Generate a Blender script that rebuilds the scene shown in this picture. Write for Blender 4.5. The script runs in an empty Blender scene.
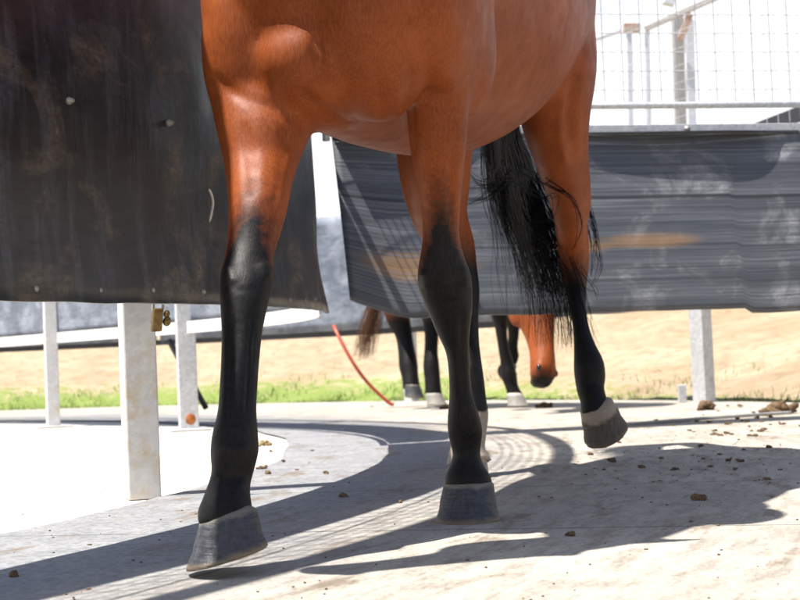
import bpy, bmesh, math, random
import numpy as np
from mathutils import Vector, Matrix, noise
random.seed(7)
rnd = random.random
def U(a, b): return a + (b - a) * rnd()
sc = bpy.context.scene
COL = sc.collection
V = Vector

# ------------------------------------------------------------------ camera
F_PX, CX, CY = 1400.0, 400.0, 300.0
CAM = V((0, 0, .31))
PITCH = math.atan(60 / F_PX); ROLL = math.radians(2.2)
fw = V((0, math.cos(PITCH), math.sin(PITCH)))
u0 = V((0, -math.sin(PITCH), math.cos(PITCH))); r0 = V((1, 0, 0))
cu = math.sin(ROLL) * r0 + math.cos(ROLL) * u0
cr = math.cos(ROLL) * r0 - math.sin(ROLL) * u0
cam_d = bpy.data.cameras.new('camera'); cam = bpy.data.objects.new('camera', cam_d); COL.objects.link(cam)
M3 = Matrix((cr, cu, -fw)).transposed()
cam.matrix_world = Matrix.Translation(CAM) @ M3.to_4x4()
cam_d.sensor_width = 36; cam_d.lens = F_PX / 800 * 36
cam_d.clip_end = 500; cam_d.clip_start = .05
cam_d.dof.use_dof = True; cam_d.dof.focus_distance = 2.6; cam_d.dof.aperture_fstop = 9
sc.camera = cam

def ray(px, py): return fw + cr * ((px - CX) / F_PX) - cu * ((py - CY) / F_PX)
def P(px, py, d):                      # the point seen at (px, py) whose distance along Y is d
    w = ray(px, py); return CAM + w * (d / w.y)
def G(px, py, z=0.0):                  # the point of level z seen at (px, py)
    w = ray(px, py); return CAM + w * ((z - CAM.z) / w.z)

RC = V((-5.07, 4.8, 0)); RCI = V((-6.46, 4.8, 0)); R_IN = 6.2; R_OUT = 7.5
def ring(th, R, z=0): return V((RC.x + R * math.cos(th), RC.y + R * math.sin(th), z))
def rin(t, dR=0., z=0.):                # point of the inner fence line at angle t (degrees)
    k = min(1, max(0, (t - 4) / 34)); R = R_IN + dR - .62 * k * k * (3 - 2 * k); a = math.radians(t)
    return V((RCI.x + R * math.cos(a), RCI.y + R * math.sin(a), z))
def hit_ring(px, py, R):               # nearer meeting of a sight line with the ring cylinder
    w = ray(px, py); o = V((CAM.x - RCI.x, CAM.y - RCI.y)); a = w.x**2 + w.y**2
    b = 2 * (o.x * w.x + o.y * w.y); c = o.x**2 + o.y**2 - R * R
    t = (-b - math.sqrt(b * b - 4 * a * c)) / (2 * a); return CAM + w * t

# ------------------------------------------------------------------ light
SX, SY = .42, .11
sun_d = bpy.data.lights.new('sun', 'SUN'); sun = bpy.data.objects.new('sun', sun_d); COL.objects.link(sun)
sun_d.energy = 5.0; sun_d.angle = math.radians(.6); sun_d.color = (1, .955, .89)
sun.rotation_euler = V((SX, SY, -1)).to_track_quat('-Z', 'Y').to_euler()
W = bpy.data.worlds.new('World'); sc.world = W; W.use_nodes = True
nt = W.node_tree
sky = nt.nodes.new('ShaderNodeTexSky'); sky.sky_type = 'NISHITA'; sky.sun_disc = False
sky.sun_elevation = math.atan(1 / math.hypot(SX, SY)); sky.sun_rotation = math.atan2(-SX, -SY)
sky.dust_density = 1.2; sky.air_density = 1.0; sky.ozone_density = 1.0
tc = nt.nodes.new('ShaderNodeTexCoord'); sx = nt.nodes.new('ShaderNodeSeparateXYZ'); nt.links.new(tc.outputs['Generated'], sx.inputs[0])
nz = nt.nodes.new('ShaderNodeTexNoise'); nz.inputs['Scale'].default_value = 2.2; nz.inputs['Detail'].default_value = 6; nt.links.new(tc.outputs['Generated'], nz.inputs['Vector'])
ad = nt.nodes.new('ShaderNodeMath'); ad.operation = 'MULTIPLY_ADD'; nt.links.new(nz.outputs['Fac'], ad.inputs[0]); ad.inputs[1].default_value = -.22; nt.links.new(sx.outputs['Z'], ad.inputs[2])
cl = nt.nodes.new('ShaderNodeMapRange'); nt.links.new(ad.outputs[0], cl.inputs[0])
for i_, v_ in ((1, .12), (2, .24), (3, .95), (4, 0.)): cl.inputs[i_].default_value = v_
mxs = nt.nodes.new('ShaderNodeMix'); mxs.data_type = 'RGBA'; nt.links.new(cl.outputs[0], mxs.inputs[0]); nt.links.new(sky.outputs[0], mxs.inputs[6]); mxs.inputs[7].default_value = (8.0, 8.1, 8.2, 1)   # low white cloud bank
nt.links.new(mxs.outputs[2], nt.nodes['Background'].inputs[0]); nt.nodes['Background'].inputs[1].default_value = .08
sc.view_settings.view_transform = 'Standard'; sc.view_settings.look = 'None'
sc.view_settings.gamma = 1; sc.view_settings.use_curve_mapping = False
sc.view_settings.exposure = 1.2

# ------------------------------------------------------------------ node helpers
class NT:
    def __init__(s, name):
        s.m = bpy.data.materials.new(name); s.m.use_nodes = True; s.t = s.m.node_tree
        s.b = s.t.nodes['Principled BSDF']; s.co = None
    def n(s, ty, **kw):
        nd = s.t.nodes.new(ty)
        for k, v in kw.items(): setattr(nd, k, v)
        return nd
    def link(s, a, b): s.t.links.new(a, b)
    def coord(s, which='Object', scale=(1, 1, 1), rot=(0, 0, 0)):
        c = s.n('ShaderNodeTexCoord'); mp = s.n('ShaderNodeMapping')
        mp.inputs['Scale'].default_value = scale; mp.inputs['Rotation'].default_value = rot
        s.link(c.outputs[which], mp.inputs[0]); return mp.outputs[0]
    def noise(s, vec, scale, detail=4, rough=.55, dist=0):
        nd = s.n('ShaderNodeTexNoise'); nd.inputs['Scale'].default_value = scale
        nd.inputs['Detail'].default_value = detail; nd.inputs['Roughness'].default_value = rough
        nd.inputs['Distortion'].default_value = dist
        if vec is not None: s.link(vec, nd.inputs['Vector'])
        return nd.outputs['Fac']
    def ramp(s, fac, stops, interp='LINEAR'):
        r = s.n('ShaderNodeValToRGB'); r.color_ramp.interpolation = interp
        el = r.color_ramp.elements
        while len(el) < len(stops): el.new(.5)
        for e, (p, c) in zip(el, stops):
            e.position = p; e.color = (c, c, c, 1) if isinstance(c, (int, float)) else (*c, 1)
        s.link(fac, r.inputs[0]); return r.outputs[0]
    def mix(s, fac, a, b, mode='MIX'):
        nd = s.n('ShaderNodeMix', data_type='RGBA', blend_type=mode)
        for sock, v in ((nd.inputs[0], fac), (nd.inputs[6], a), (nd.inputs[7], b)):
            if isinstance(v, (int, float)): sock.default_value = v
            elif isinstance(v, tuple): sock.default_value = (*v, 1)
            else: s.link(v, sock)
        return nd.outputs[2]
    def math(s, op, a, b=None):
        nd = s.n('ShaderNodeMath', operation=op)
        for sock, v in zip(nd.inputs, (a, b)):
            if v is None: continue
            if isinstance(v, (int, float)): sock.default_value = v
            else: s.link(v, sock)
        return nd.outputs[0]
    def attr(s, name):
        a = s.n('ShaderNodeAttribute'); a.attribute_name = name; return a
    def out(s, col=None, rough=None, bump=None, bstr=.3, bdist=.01, metal=None, spec=None):
        for key, v in (('Base Color', col), ('Roughness', rough), ('Metallic', metal), ('Specular IOR Level', spec)):
            if v is None: continue
            if isinstance(v, (int, float)): s.b.inputs[key].default_value = v
            elif isinstance(v, tuple): s.b.inputs[key].default_value = (*v, 1)
            else: s.link(v, s.b.inputs[key])
        if bump is not None:
            bn = s.n('ShaderNodeBump'); bn.inputs['Strength'].default_value = bstr; bn.inputs['Distance'].default_value = bdist
            s.link(bump, bn.inputs['Height']); s.link(bn.outputs[0], s.b.inputs['Normal'])
        return s.m

# ------------------------------------------------------------------ materials
def mat_coat():
    m = NT('bay_coat'); oc = m.coord()
    at = m.attr('coat'); sep = m.n('ShaderNodeSeparateColor'); m.link(at.outputs['Color'], sep.inputs[0])
    big = m.noise(oc, 5, 3); mid = m.noise(oc, 26, 4)
    hair = m.noise(m.coord(scale=(1, 1, .16)), 340, 3, .6)
    base = m.ramp(big, [(.3, (.135, .027, .006)), (.55, (.21, .046, .0095)), (.75, (.285, .072, .017))])
    base = m.mix(m.ramp(mid, [(.35, .0), (.7, .35)]), base, (.11, .022, .0045))
    base = m.mix(m.ramp(hair, [(.35, 0.), (.7, .4)]), base, (.33, .10, .028))
    blk = m.mix(m.ramp(hair, [(.4, 0.), (.75, 1.)]), (.004, .0037, .0042), (.013, .0115, .0115))
    edge = m.math('ADD', sep.outputs[0], m.math('MULTIPLY', m.math('SUBTRACT', m.noise(oc, 60, 4), .5), .5))
    base = m.mix(m.ramp(edge, [(.25, 0.), (.8, 1.)]), base, blk)
    wh = m.math('ADD', sep.outputs[1], m.math('MULTIPLY', m.math('SUBTRACT', mid, .5), .4))
    base = m.mix(m.ramp(wh, [(.42, 0.), (.58, 1.)]), base, (.31, .26, .21))
    bump = m.math('ADD', m.math('MULTIPLY', hair, .25), m.math('MULTIPLY', m.noise(m.coord(scale=(1, 1, .45)), 34, 5, .6), 1.))
    m.b.inputs['Sheen Weight'].default_value = 0.; m.b.inputs['Sheen Roughness'].default_value = .4
    return m.out(base, m.ramp(mid, [(.3, .46), (.7, .6)]), bump, .3, .004, spec=.16)
def mat_hair(name, c1, c2):
    m = NT(name); oc = m.coord()
    return m.out(m.mix(m.noise(oc, 60, 2), c1, c2), .7, spec=.06)
def mat_hoof(name, dark, light, pale, band=.1, gp=.6, dirt=.93):
    m = NT(name); oc = m.coord(scale=(1, 1, .12))
    st = m.noise(oc, 160, 4, .6); ln = m.noise(m.coord(scale=(.1, .1, 1)), 190, 3)
    gr = m.noise(m.coord(), 35, 5, .65)
    c = m.mix(m.ramp(st, [(.3, 0.), (.7, 1.)]), dark, light)
    c = m.mix(m.ramp(gr, [(gp, 0.), (gp + .16, .7)]), c, pale)
    tt = m.math('ADD', m.attr('pale').outputs['Fac'], m.math('MULTIPLY', m.math('SUBTRACT', gr, .5), .3))
    c = m.mix(m.ramp(tt, [(max(0, band - .06), .9), (band + .06, 0.)]), c, pale)
    c = m.mix(m.ramp(tt, [(dirt - .08, 0.), (dirt + .03, .85)]), c, (.16, .12, .075))
    return m.out(c, m.ramp(gr, [(.3, .42), (.7, .7)]), m.math('ADD', st, m.math('ADD', m.math('MULTIPLY', ln, 1.3), m.math('MULTIPLY', gr, 1.))), .5, .004)
def mat_rubber(name, dark, light, dust, dustpos, rough=.45, streak=(1, 14), orange=0.0, sheen=.5):
    m = NT(name); uv = m.coord('UV'); st = m.coord('UV', (streak[0], streak[1], 1))
    s1 = m.noise(st, 5, 8, .68); s2 = m.noise(m.coord('UV', (streak[0] * 1.5, streak[1] * 5, 1)), 5, 4, .6)
    cl = m.noise(uv, 4.5, 6, .62, .6); fine = m.noise(uv, 70, 4, .6)
    c = m.mix(m.ramp(s1, [(.38, 0.), (.68, 1.)]), dark, light)
    c = m.mix(m.math('MULTIPLY', m.ramp(s2, [(.52, 0.), (.62, 1.)]), .45), c, tuple(x * .5 for x in dark))
    msk = m.math('MULTIPLY', m.ramp(cl, [(dustpos, 0.), (dustpos + .13, 1.)]), m.ramp(s1, [(.35, .2), (.65, 1.)]))
    c = m.mix(m.math('MULTIPLY', msk, m.ramp(fine, [(.3, .35), (.6, 1.)])), c, dust)
    if dark[0] < .01:
        sw_ = m.noise(m.coord('UV', (5, .8, 1), (0, 0, .12)), 3, 6, .7, .3)
        c = m.mix(m.math('MULTIPLY', m.ramp(sw_, [(.5, 0.), (.72, .8)]), m.ramp(fine, [(.3, .3), (.6, 1.)])), c, (.085, .093, .12))
        sl = m.noise(m.coord('UV', (1.5, 30, 1), (0, 0, -.08)), 4, 5, .75)
        c = m.mix(m.ramp(sl, [(.6, 0.), (.68, .8)]), c, (.003, .0035, .005))
    # pale scuffs
    sc_ = m.noise(m.coord('UV', (3, 9, 1), (0, 0, .5)), 4, 6, .7)
    c = m.mix(m.ramp(m.math('MULTIPLY', sc_, m.ramp(m.noise(uv, 2.2, 3), [(.45, 0.), (.6, 1.)])), [(.56, 0.), (.72, .2)]), c, tuple(min(.34, x * 1.7) for x in dust))
    if orange:
        bd = m.noise(m.coord('UV', (.12, 2.2, 1)), 5, 5, .6)
        c = m.mix(m.ramp(bd, [(.42, .65), (.56, 0.)]), c, (.03, .034, .042))
        c = m.mix(m.ramp(m.noise(m.coord('UV', (.6, 1.6, 1)), 2.2, 4, .6), [(.5, 0.), (.75, .45)]), c, (.05, .055, .065))
        sp2 = m.n('ShaderNodeSeparateXYZ'); m.link(uv, sp2.inputs[0])
        for zz_, w_, k_ in ((.475, .007, .9), (.61, .004, .5), (.27, .004, .5), (.13, .003, .4)):
            ln_ = m.math('LESS_THAN', m.math('ABSOLUTE', m.math('SUBTRACT', sp2.outputs[1], m.math('ADD', zz_, m.math('MULTIPLY', m.math('SUBTRACT', cl, .5), .006)))), w_)
            c = m.mix(m.math('MULTIPLY', ln_, k_), c, (.012, .013, .016))
        sep = m.n('ShaderNodeSeparateXYZ'); m.link(uv, sep.inputs[0])
        def spot(u, v, ru, rv):
            a = m.math('DIVIDE', m.math('SUBTRACT', sep.outputs[0], u), ru); b = m.math('DIVIDE', m.math('SUBTRACT', sep.outputs[1], v), rv)
            r = m.math('ADD', m.math('MULTIPLY', a, a), m.math('MULTIPLY', b, b))
            return m.math('SUBTRACT', 1., m.math('ADD', r, m.math('MULTIPLY', m.math('SUBTRACT', s1, .5), 2.2)))
        for (u, v, ru, rv) in ((.30, .20, .30, .075), (1.28, .29, .26, .045), (.95, .27, .2, .04)):
            c = m.mix(m.math('MULTIPLY', m.ramp(spot(u, v, ru, rv), [(.15, 0.), (.8, 1.)]), m.ramp(s2, [(.35, .2), (.6, .85)])), c, (.24, .13, .045))
    return m.out(c, m.ramp(cl, [(.3, rough - .08), (.7, rough + .15)]), m.math('ADD', s1, m.math('MULTIPLY', fine, .25)), .12 if dark[0] < .01 else .3, .01, spec=sheen)
def mat_galv(name, c1=(.42, .43, .45), c2=(.6, .61, .62), dirt=(.4, .3, .17), metal=.25, dpos=.62):
    m = NT(name); oc = m.coord()
    vo = m.n('ShaderNodeTexVoronoi'); vo.inputs['Scale'].default_value = 70; m.link(oc, vo.inputs['Vector'])
    c = m.mix(vo.outputs['Color'], c1, c2); n1 = m.noise(oc, 14, 6, .65)
    c = m.mix(m.ramp(n1, [(dpos, 0.), (dpos + .14, .75)]), c, dirt)
    c = m.mix(m.ramp(m.noise(oc, 45, 4, .7), [(.66, 0.), (.72, .7)]), c, (.16, .16, .17))
    return m.out(c, m.ramp(n1, [(.3, .38), (.7, .65)]), n1, .1, .003, metal=metal)
def mat_track():
    m = NT('track_matting'); oc = m.coord(); uvn = m.n('ShaderNodeTexCoord'); sep = m.n('ShaderNodeSeparateXYZ'); m.link(uvn.outputs['UV'], sep.inputs[0])
    th, rad = sep.outputs[0], sep.outputs[1]                       # angle in degrees, radius in metres
    bigs = m.noise(oc, 1.3, 5, .6); mid = m.noise(oc, 9, 6, .65); fine = m.noise(oc, 150, 4, .65)
    pol = m.n('ShaderNodeMapping'); pol.inputs['Scale'].default_value = (.12, 3.2, 1); m.link(uvn.outputs['UV'], pol.inputs[0])
    sw = m.noise(pol.outputs[0], 7, 7, .7)
    mat_ = m.mix(m.ramp(mid, [(.35, 0.), (.7, 1.)]), (.205, .206, .212), (.28, .28, .28))
    conc = m.mix(m.ramp(bigs, [(.35, 0.), (.65, 1.)]), (.34, .305, .26), (.45, .41, .35))
    conc = m.mix(m.ramp(sw, [(.46, 0.), (.64, .75)]), conc, (.21, .18, .145))
    edge = m.math('ADD', rad, m.math('MULTIPLY', m.math('SUBTRACT', bigs, .5), .7))
    rr_ = m.n('ShaderNodeMapRange'); m.link(edge, rr_.inputs[0]); rr_.inputs[1].default_value = 6.55; rr_.inputs[2].default_value = 6.95
    rb = m.n('ShaderNodeTexVoronoi'); rb.inputs['Scale'].default_value = 48; m.link(oc, rb.inputs['Vector'])
    mat_ = m.mix(m.ramp(rb.outputs['Distance'], [(.25, .5), (.55, 0.)]), mat_, (.12, .125, .135))
    c = m.mix(rr_.outputs[0], mat_, conc)
    c = m.mix(m.math('MULTIPLY', m.ramp(mid, [(.55, 0.), (.72, .6)]), m.math('MULTIPLY', m.math('ADD', rr_.outputs[0], .2), .83)), c, (.44, .405, .34))
    c = m.mix(m.ramp(m.noise(pol.outputs[0], 3, 6, .72), [(.545, 0.), (.66, .8)]), c, (.15, .112, .075))
    c = m.mix(m.ramp(fine, [(.32, .45), (.5, 0.)]), c, (.09, .088, .085))
    c = m.mix(m.ramp(m.noise(oc, 55, 3, .6), [(.66, 0.), (.74, .6)]), c, (.15, .11, .07))
    jt = m.math('ADD', m.math('DIVIDE', th, 7.), m.math('MULTIPLY', m.math('SUBTRACT', mid, .5), .012))
    j1 = m.math('LESS_THAN', m.math('ABSOLUTE', m.math('SUBTRACT', m.math('FRACT', jt), .5)), .0058)
    rj = m.math('ADD', rad, m.math('MULTIPLY', m.math('SUBTRACT', mid, .5), .02))
    j2 = m.math('LESS_THAN', m.math('ABSOLUTE', m.math('SUBTRACT', rj, 6.72)), .005)
    jj = m.math('MAXIMUM', j1, j2)
    c = m.mix(m.math('MULTIPLY', jj, .55), c, (.03, .03, .03))
    rib = m.n('ShaderNodeTexVoronoi'); rib.inputs['Scale'].default_value = 75; m.link(oc, rib.inputs['Vector'])
    b = m.math('ADD', m.math('MULTIPLY', sw, 1.3), m.math('ADD', m.math('MULTIPLY', fine, .6), m.math('MULTIPLY', rib.outputs['Distance'], .35)))
    b = m.math('SUBTRACT', b, m.math('MULTIPLY', jj, 1.2))
    return m.out(c, m.ramp(mid, [(.3, .6), (.7, .85)]), b, .6, .008, spec=.3)
def mat_sand():
    m = NT('pale_sand'); oc = m.coord(); a = m.noise(oc, 6, 6, .6); f = m.noise(oc, 160, 4, .7)
    c = m.mix(m.ramp(a, [(.35, 0.), (.7, 1.)]), (.62, .585, .53), (.5, .45, .38))
    c = m.mix(m.ramp(f, [(.6, 0.), (.75, .6)]), c, (.33, .27, .2))
    return m.out(c, .9, m.math('ADD', a, f), .5, .01)
def mat_earth():
    m = NT('hillside_earth'); oc = m.coord(); sep = m.n('ShaderNodeSeparateXYZ'); m.link(oc, sep.inputs[0])
    a = m.noise(oc, 1.3, 6, .62); f = m.noise(oc, 9, 7, .68); g = m.noise(oc, 40, 5, .7)
    c = m.mix(m.ramp(a, [(.35, 0.), (.65, 1.)]), (.32, .235, .15), (.41, .335, .23))
    c = m.mix(m.ramp(f, [(.48, 0.), (.68, .8)]), c, (.25, .155, .095))
    c = m.mix(m.ramp(g, [(.6, 0.), (.72, .5)]), c, (.55, .46, .33))
    grass = m.math('ADD', m.math('MULTIPLY', m.attr('green').outputs['Fac'], 1.), m.math('MULTIPLY', m.math('SUBTRACT', f, .5), 1.5))
    c = m.mix(m.ramp(grass, [(.28, 0.), (.6, .9)]), c, m.mix(g, (.12, .20, .035), (.25, .31, .085)))
    return m.out(c, .95, m.math('ADD', f, g), .7, .03, spec=.1)
def mat_plain(name, c1, c2, rough=.6, scale=30, metal=0., bstr=.2):
    m = NT(name); oc = m.coord(); a = m.noise(oc, scale, 5, .62)
    return m.out(m.mix(m.ramp(a, [(.3, 0.), (.7, 1.)]), c1, c2), rough, a, bstr, .004, metal=metal)

COAT = mat_coat()
TAILM = mat_hair('black_horsehair', (.002, .0018, .002), (.007, .006, .006))
TAILB = mat_hair('brown_horsehair', (.09, .045, .025), (.17, .09, .055))
HOOFD = mat_hoof('slate_hoof', (.017, .018, .022), (.05, .052, .062), (.17, .15, .12), .07, .66, .9)
HOOFL = mat_hoof('pale_hoof', (.17, .16, .145), (.28, .265, .24), (.38, .35, .31))
HOOFB = mat_hoof('brown_hoof', (.035, .028, .021), (.085, .07, .052), (.27, .225, .175), .27, .64, .93)
RUB_IN = mat_rubber('dusty_black_rubber', (.005, .006, .0095), (.018, .021, .030), (.19, .15, .105), .515, .42, (1, 3.2), sheen=.6)
RUB_DIV = mat_rubber('ribbed_grey_rubber', (.027, .031, .039), (.165, .173, .195), (.36, .37, .38), .55, .42, (.13, 20), orange=1., sheen=.6)
RUB_LIT = mat_rubber('lit_tone_rubber', (.09, .105, .135), (.18, .205, .25), (.27, .295, .34), .45, .5, (1, 1.4), sheen=.5)  # black rubber with the brightness of sun and sky put into its colour
GALV = mat_galv('galvanised_steel')
GALVW = mat_galv('whitened_steel', (.5, .5, .5), (.62, .62, .61), (.5, .4, .25), .0, .54)
TRACK = mat_track(); SAND = mat_sand(); EARTH = mat_earth()
GRASS = mat_plain('grass_blade', (.09, .16, .03), (.22, .29, .07), .6, 3)
DUNG = mat_plain('dry_dung', (.035, .021, .011), (.19, .12, .06), .95, 120, bstr=.8)
STRAW = mat_plain('straw_crumb', (.16, .11, .05), (.36, .27, .14), .9, 40)
BRASS = mat_plain('old_brass', (.13, .085, .03), (.28, .2, .08), .45, 60, .8)
RUST = mat_plain('orange_rust', (.25, .07, .015), (.42, .15, .04), .85, 50)
RED = mat_plain('red_hose', (.30, .045, .018), (.40, .075, .03), .45, 20)
CABLE = mat_plain('grey_cable', (.2, .2, .2), (.3, .3, .3), .6, 20)
DARKM = mat_plain('dark_steel', (.02, .02, .022), (.045, .045, .05), .5, 20)
ZINC = mat_plain('zinc_washer', (.24, .22, .2), (.42, .4, .37), .45, 60, .4)
EYE = mat_plain('dark_eye', (.008, .005, .004), (.014, .01, .008), .08, 5)
ROOF = mat_plain('pale_sheet_roof', (.62, .63, .66), (.7, .7, .72), .5, 8)
SCAR = mat_plain('torn_canvas_core', (.6, .58, .55), (.75, .73, .7), .8, 60)

# ------------------------------------------------------------------ mesh helpers
def tag(o, label=None, cat=None, group=None, kind=None):
    for k, v in (('label', label), ('category', cat), ('group', group), ('kind', kind)):
        if v: o[k] = v
    return o
def thing(name, loc, label, cat, group=None):
    o = bpy.data.objects.new(name, None); COL.objects.link(o); o.location = loc
    o.empty_display_size = .1; return tag(o, label, cat, group)
def adopt(o, par):
    if par is not None:
        o.parent = par
        base = Matrix.Translation(par.location) if par.type == 'EMPTY' else Matrix.Identity(4)
        if par.type != 'EMPTY' and par.parent is not None: base = Matrix.Identity(4)
        o.matrix_parent_inverse = base.inverted()
    return o
class MB:
    def __init__(s): s.v = []; s.f = []; s.uv = {}
    def add(s, vs, fs):
        k = len(s.v); s.v += [V(p) for p in vs]; s.f += [tuple(i + k for i in f) for f in fs]
    def loft(s, rings, cap=True, closed=True):
        n = len(rings[0]); vs = [p for r in rings for p in r]; fs = []
        for i in range(len(rings) - 1):
            for j in range(n if closed else n - 1):
                a = i * n + j; b = i * n + (j + 1) % n
                fs.append((a, b, b + n, a + n))
        if cap:
            fs.append(tuple(range(n))[::-1]); fs.append(tuple((len(rings) - 1) * n + j for j in range(n)))
        s.add(vs, fs)
    def tube(s, pts, r, n=6, cap=True):
        rings = []; prev = None
        for i, p in enumerate(pts):
            t = (pts[min(i + 1, len(pts) - 1)] - pts[max(i - 1, 0)])
            if t.length < 1e-9: t = V((0, 0, 1))
            t.normalize()
            if prev is None: prev = t.orthogonal().normalized()
            a = (prev - t * prev.dot(t)); a = a.normalized() if a.length > 1e-6 else t.orthogonal().normalized()
            prev = a; b = t.cross(a); rr = r[i] if isinstance(r, (list, tuple)) else r
            rings.append([p + (a * math.cos(2 * math.pi * j / n) + b * math.sin(2 * math.pi * j / n)) * rr for j in range(n)])
        s.loft(rings, cap)
    def box(s, c, X, Y, Z):            # half-extent vectors
        c = V(c); p = [c + X * i + Y * j + Z * k for k in (-1, 1) for j in (-1, 1) for i in (-1, 1)]
        s.add(p, [(0, 2, 3, 1), (4, 5, 7, 6), (0, 1, 5, 4), (2, 6, 7, 3), (0, 4, 6, 2), (1, 3, 7, 5)])
    def ell(s, c, ax, nu=14, nv=9):    # ax three half-axis vectors
        vs = []; fs = []
        for i in range(1, nv):
            ph = math.pi * i / nv
            for j in range(nu):
                t = 2 * math.pi * j / nu
                vs.append(c + ax[0] * (math.sin(ph) * math.cos(t)) + ax[1] * (math.sin(ph) * math.sin(t)) + ax[2] * math.cos(ph))
        top = len(vs); vs.append(c + ax[2]); vs.append(c - ax[2])
        for i in range(nv - 2):
            for j in range(nu):
                a = i * nu + j; b = i * nu + (j + 1) % nu; fs.append((a, a + nu, b + nu, b))
        for j in range(nu):
            fs.append((top, j, (j + 1) % nu)); k = (nv - 2) * nu; fs.append((top + 1, k + (j + 1) % nu, k + j))
        s.add(vs, fs)
    def mesh(s, name):
        me = bpy.data.meshes.new(name); me.from_pydata(s.v, [], s.f); me.validate(); me.update(); return me
    def build(s, name, mat, par=None, smooth=True, bevel=0, sub=0):
        me = s.mesh(name)
        bm = bmesh.new(); bm.from_mesh(me); bmesh.ops.recalc_face_normals(bm, faces=bm.faces); bm.to_mesh(me); bm.free()
        o = bpy.data.objects.new(name, me); COL.objects.link(o); me.materials.append(mat)
        if smooth: me.polygons.foreach_set('use_smooth', [True] * len(me.polygons))
        if bevel:
            md = o.modifiers.new('bevel', 'BEVEL'); md.width = bevel; md.segments = 2; md.limit_method = 'ANGLE'
        if sub:
            md = o.modifiers.new('sub', 'SUBSURF'); md.levels = sub; md.render_levels = sub
        return adopt(o, par)
def cat(pts, n):                       # Catmull-Rom through points (tuples of any length)
    out = []; k = len(pts)
    for i in range(k - 1):
        p0, p1, p2, p3 = pts[max(i - 1, 0)], pts[i], pts[i + 1], pts[min(i + 2, k - 1)]
        for j in range(n):
            t = j / n
            out.append(tuple(.5 * (2 * b + (c - a) * t + (2 * a - 5 * b + 4 * c - d) * t * t + (3 * b - a - 3 * c + d) * t**3)
                             for a, b, c, d in zip(p0, p1, p2, p3)))
    out.append(tuple(pts[-1])); return out
def curve_pts(pts, n): return [V(p) for p in cat([tuple(p) for p in pts], n)]
def sheet(name, fn, nu, nv, mat, par, thick=.012, lenu=1., lenv=1.):
    """rubber sheet: fn(u, v) -> point, solid, with metre-scaled UVs"""
    vs = [fn(i / nu, j / nv) for j in range(nv + 1) for i in range(nu + 1)]
    fs = [(j * (nu + 1) + i, j * (nu + 1) + i + 1, (j + 1) * (nu + 1) + i + 1, (j + 1) * (nu + 1) + i) for j in range(nv) for i in range(nu)]
    me = bpy.data.meshes.new(name); me.from_pydata(vs, [], fs)
    uvl = me.uv_layers.new(name='UVMap')
    for l in me.loops:
        i = l.vertex_index % (nu + 1); j = l.vertex_index // (nu + 1)
        uvl.data[l.index].uv = (i / nu * lenu, j / nv * lenv)
    me.polygons.foreach_set('use_smooth', [True] * len(me.polygons)); me.materials.append(mat)
    o = bpy.data.objects.new(name, me); COL.objects.link(o)
    md = o.modifiers.new('solid', 'SOLIDIFY'); md.thickness = thick; md.offset = 0
    return adopt(o, par)

# ------------------------------------------------------------------ horses
def sring(c, a, b, ra, rb, n=18): return [c + a * (ra * math.cos(2 * math.pi * j / n)) + b * (rb * math.sin(2 * math.pi * j / n)) for j in range(n)]
def leg_loft(mb, rows, Fd, Ld, tilt=False):
    """rows: (px left, px right, py, distance, depth ratio) read off the leg's outline"""
    rows = [tuple(map(float, r)) for r in rows]; dens = cat(rows, 3); path = []
    cs = [P((r[0] + r[1]) / 2, r[2], r[3]) for r in dens]; rings = []
    for i, r in enumerate(dens):
        w = (r[1] - r[0]) / 2 * r[3] / F_PX * 1.03; dep = w * r[4]
        t = (cs[max(i - 1, 0)] - cs[min(i + 1, len(cs) - 1)]).normalized()
        if tilt:
            lat = (Ld - t * Ld.dot(t)).normalized(); fo = lat.cross(t).normalized()
        else: lat, fo = V((1, 0, 0)), V((0, 1, 0))
        rings.append(sring(cs[i], lat, fo, w, dep)); path.append((cs[i], w))
    mb.loft(rings); return path
def remeshed(mb, name, vox, smooth_it, dec=None):
    me = mb.mesh(name + '_raw'); bm = bmesh.new(); bm.from_mesh(me)
    bmesh.ops.recalc_face_normals(bm, faces=bm.faces); bm.to_mesh(me); bm.free()
    o = bpy.data.objects.new(name + '_raw', me); COL.objects.link(o)
    r = o.modifiers.new('r', 'REMESH'); r.mode = 'VOXEL'; r.voxel_size = vox; r.adaptivity = 0
    s = o.modifiers.new('s', 'SMOOTH'); s.factor = .5; s.iterations = smooth_it
    dg = bpy.context.evaluated_depsgraph_get(); dg.update()
    out = bpy.data.meshes.new_from_object(o.evaluated_get(dg)); out.name = name
    bpy.data.objects.remove(o); bpy.data.meshes.remove(me)
    out.polygons.foreach_set('use_smooth', [True] * len(out.polygons)); return out
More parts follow.
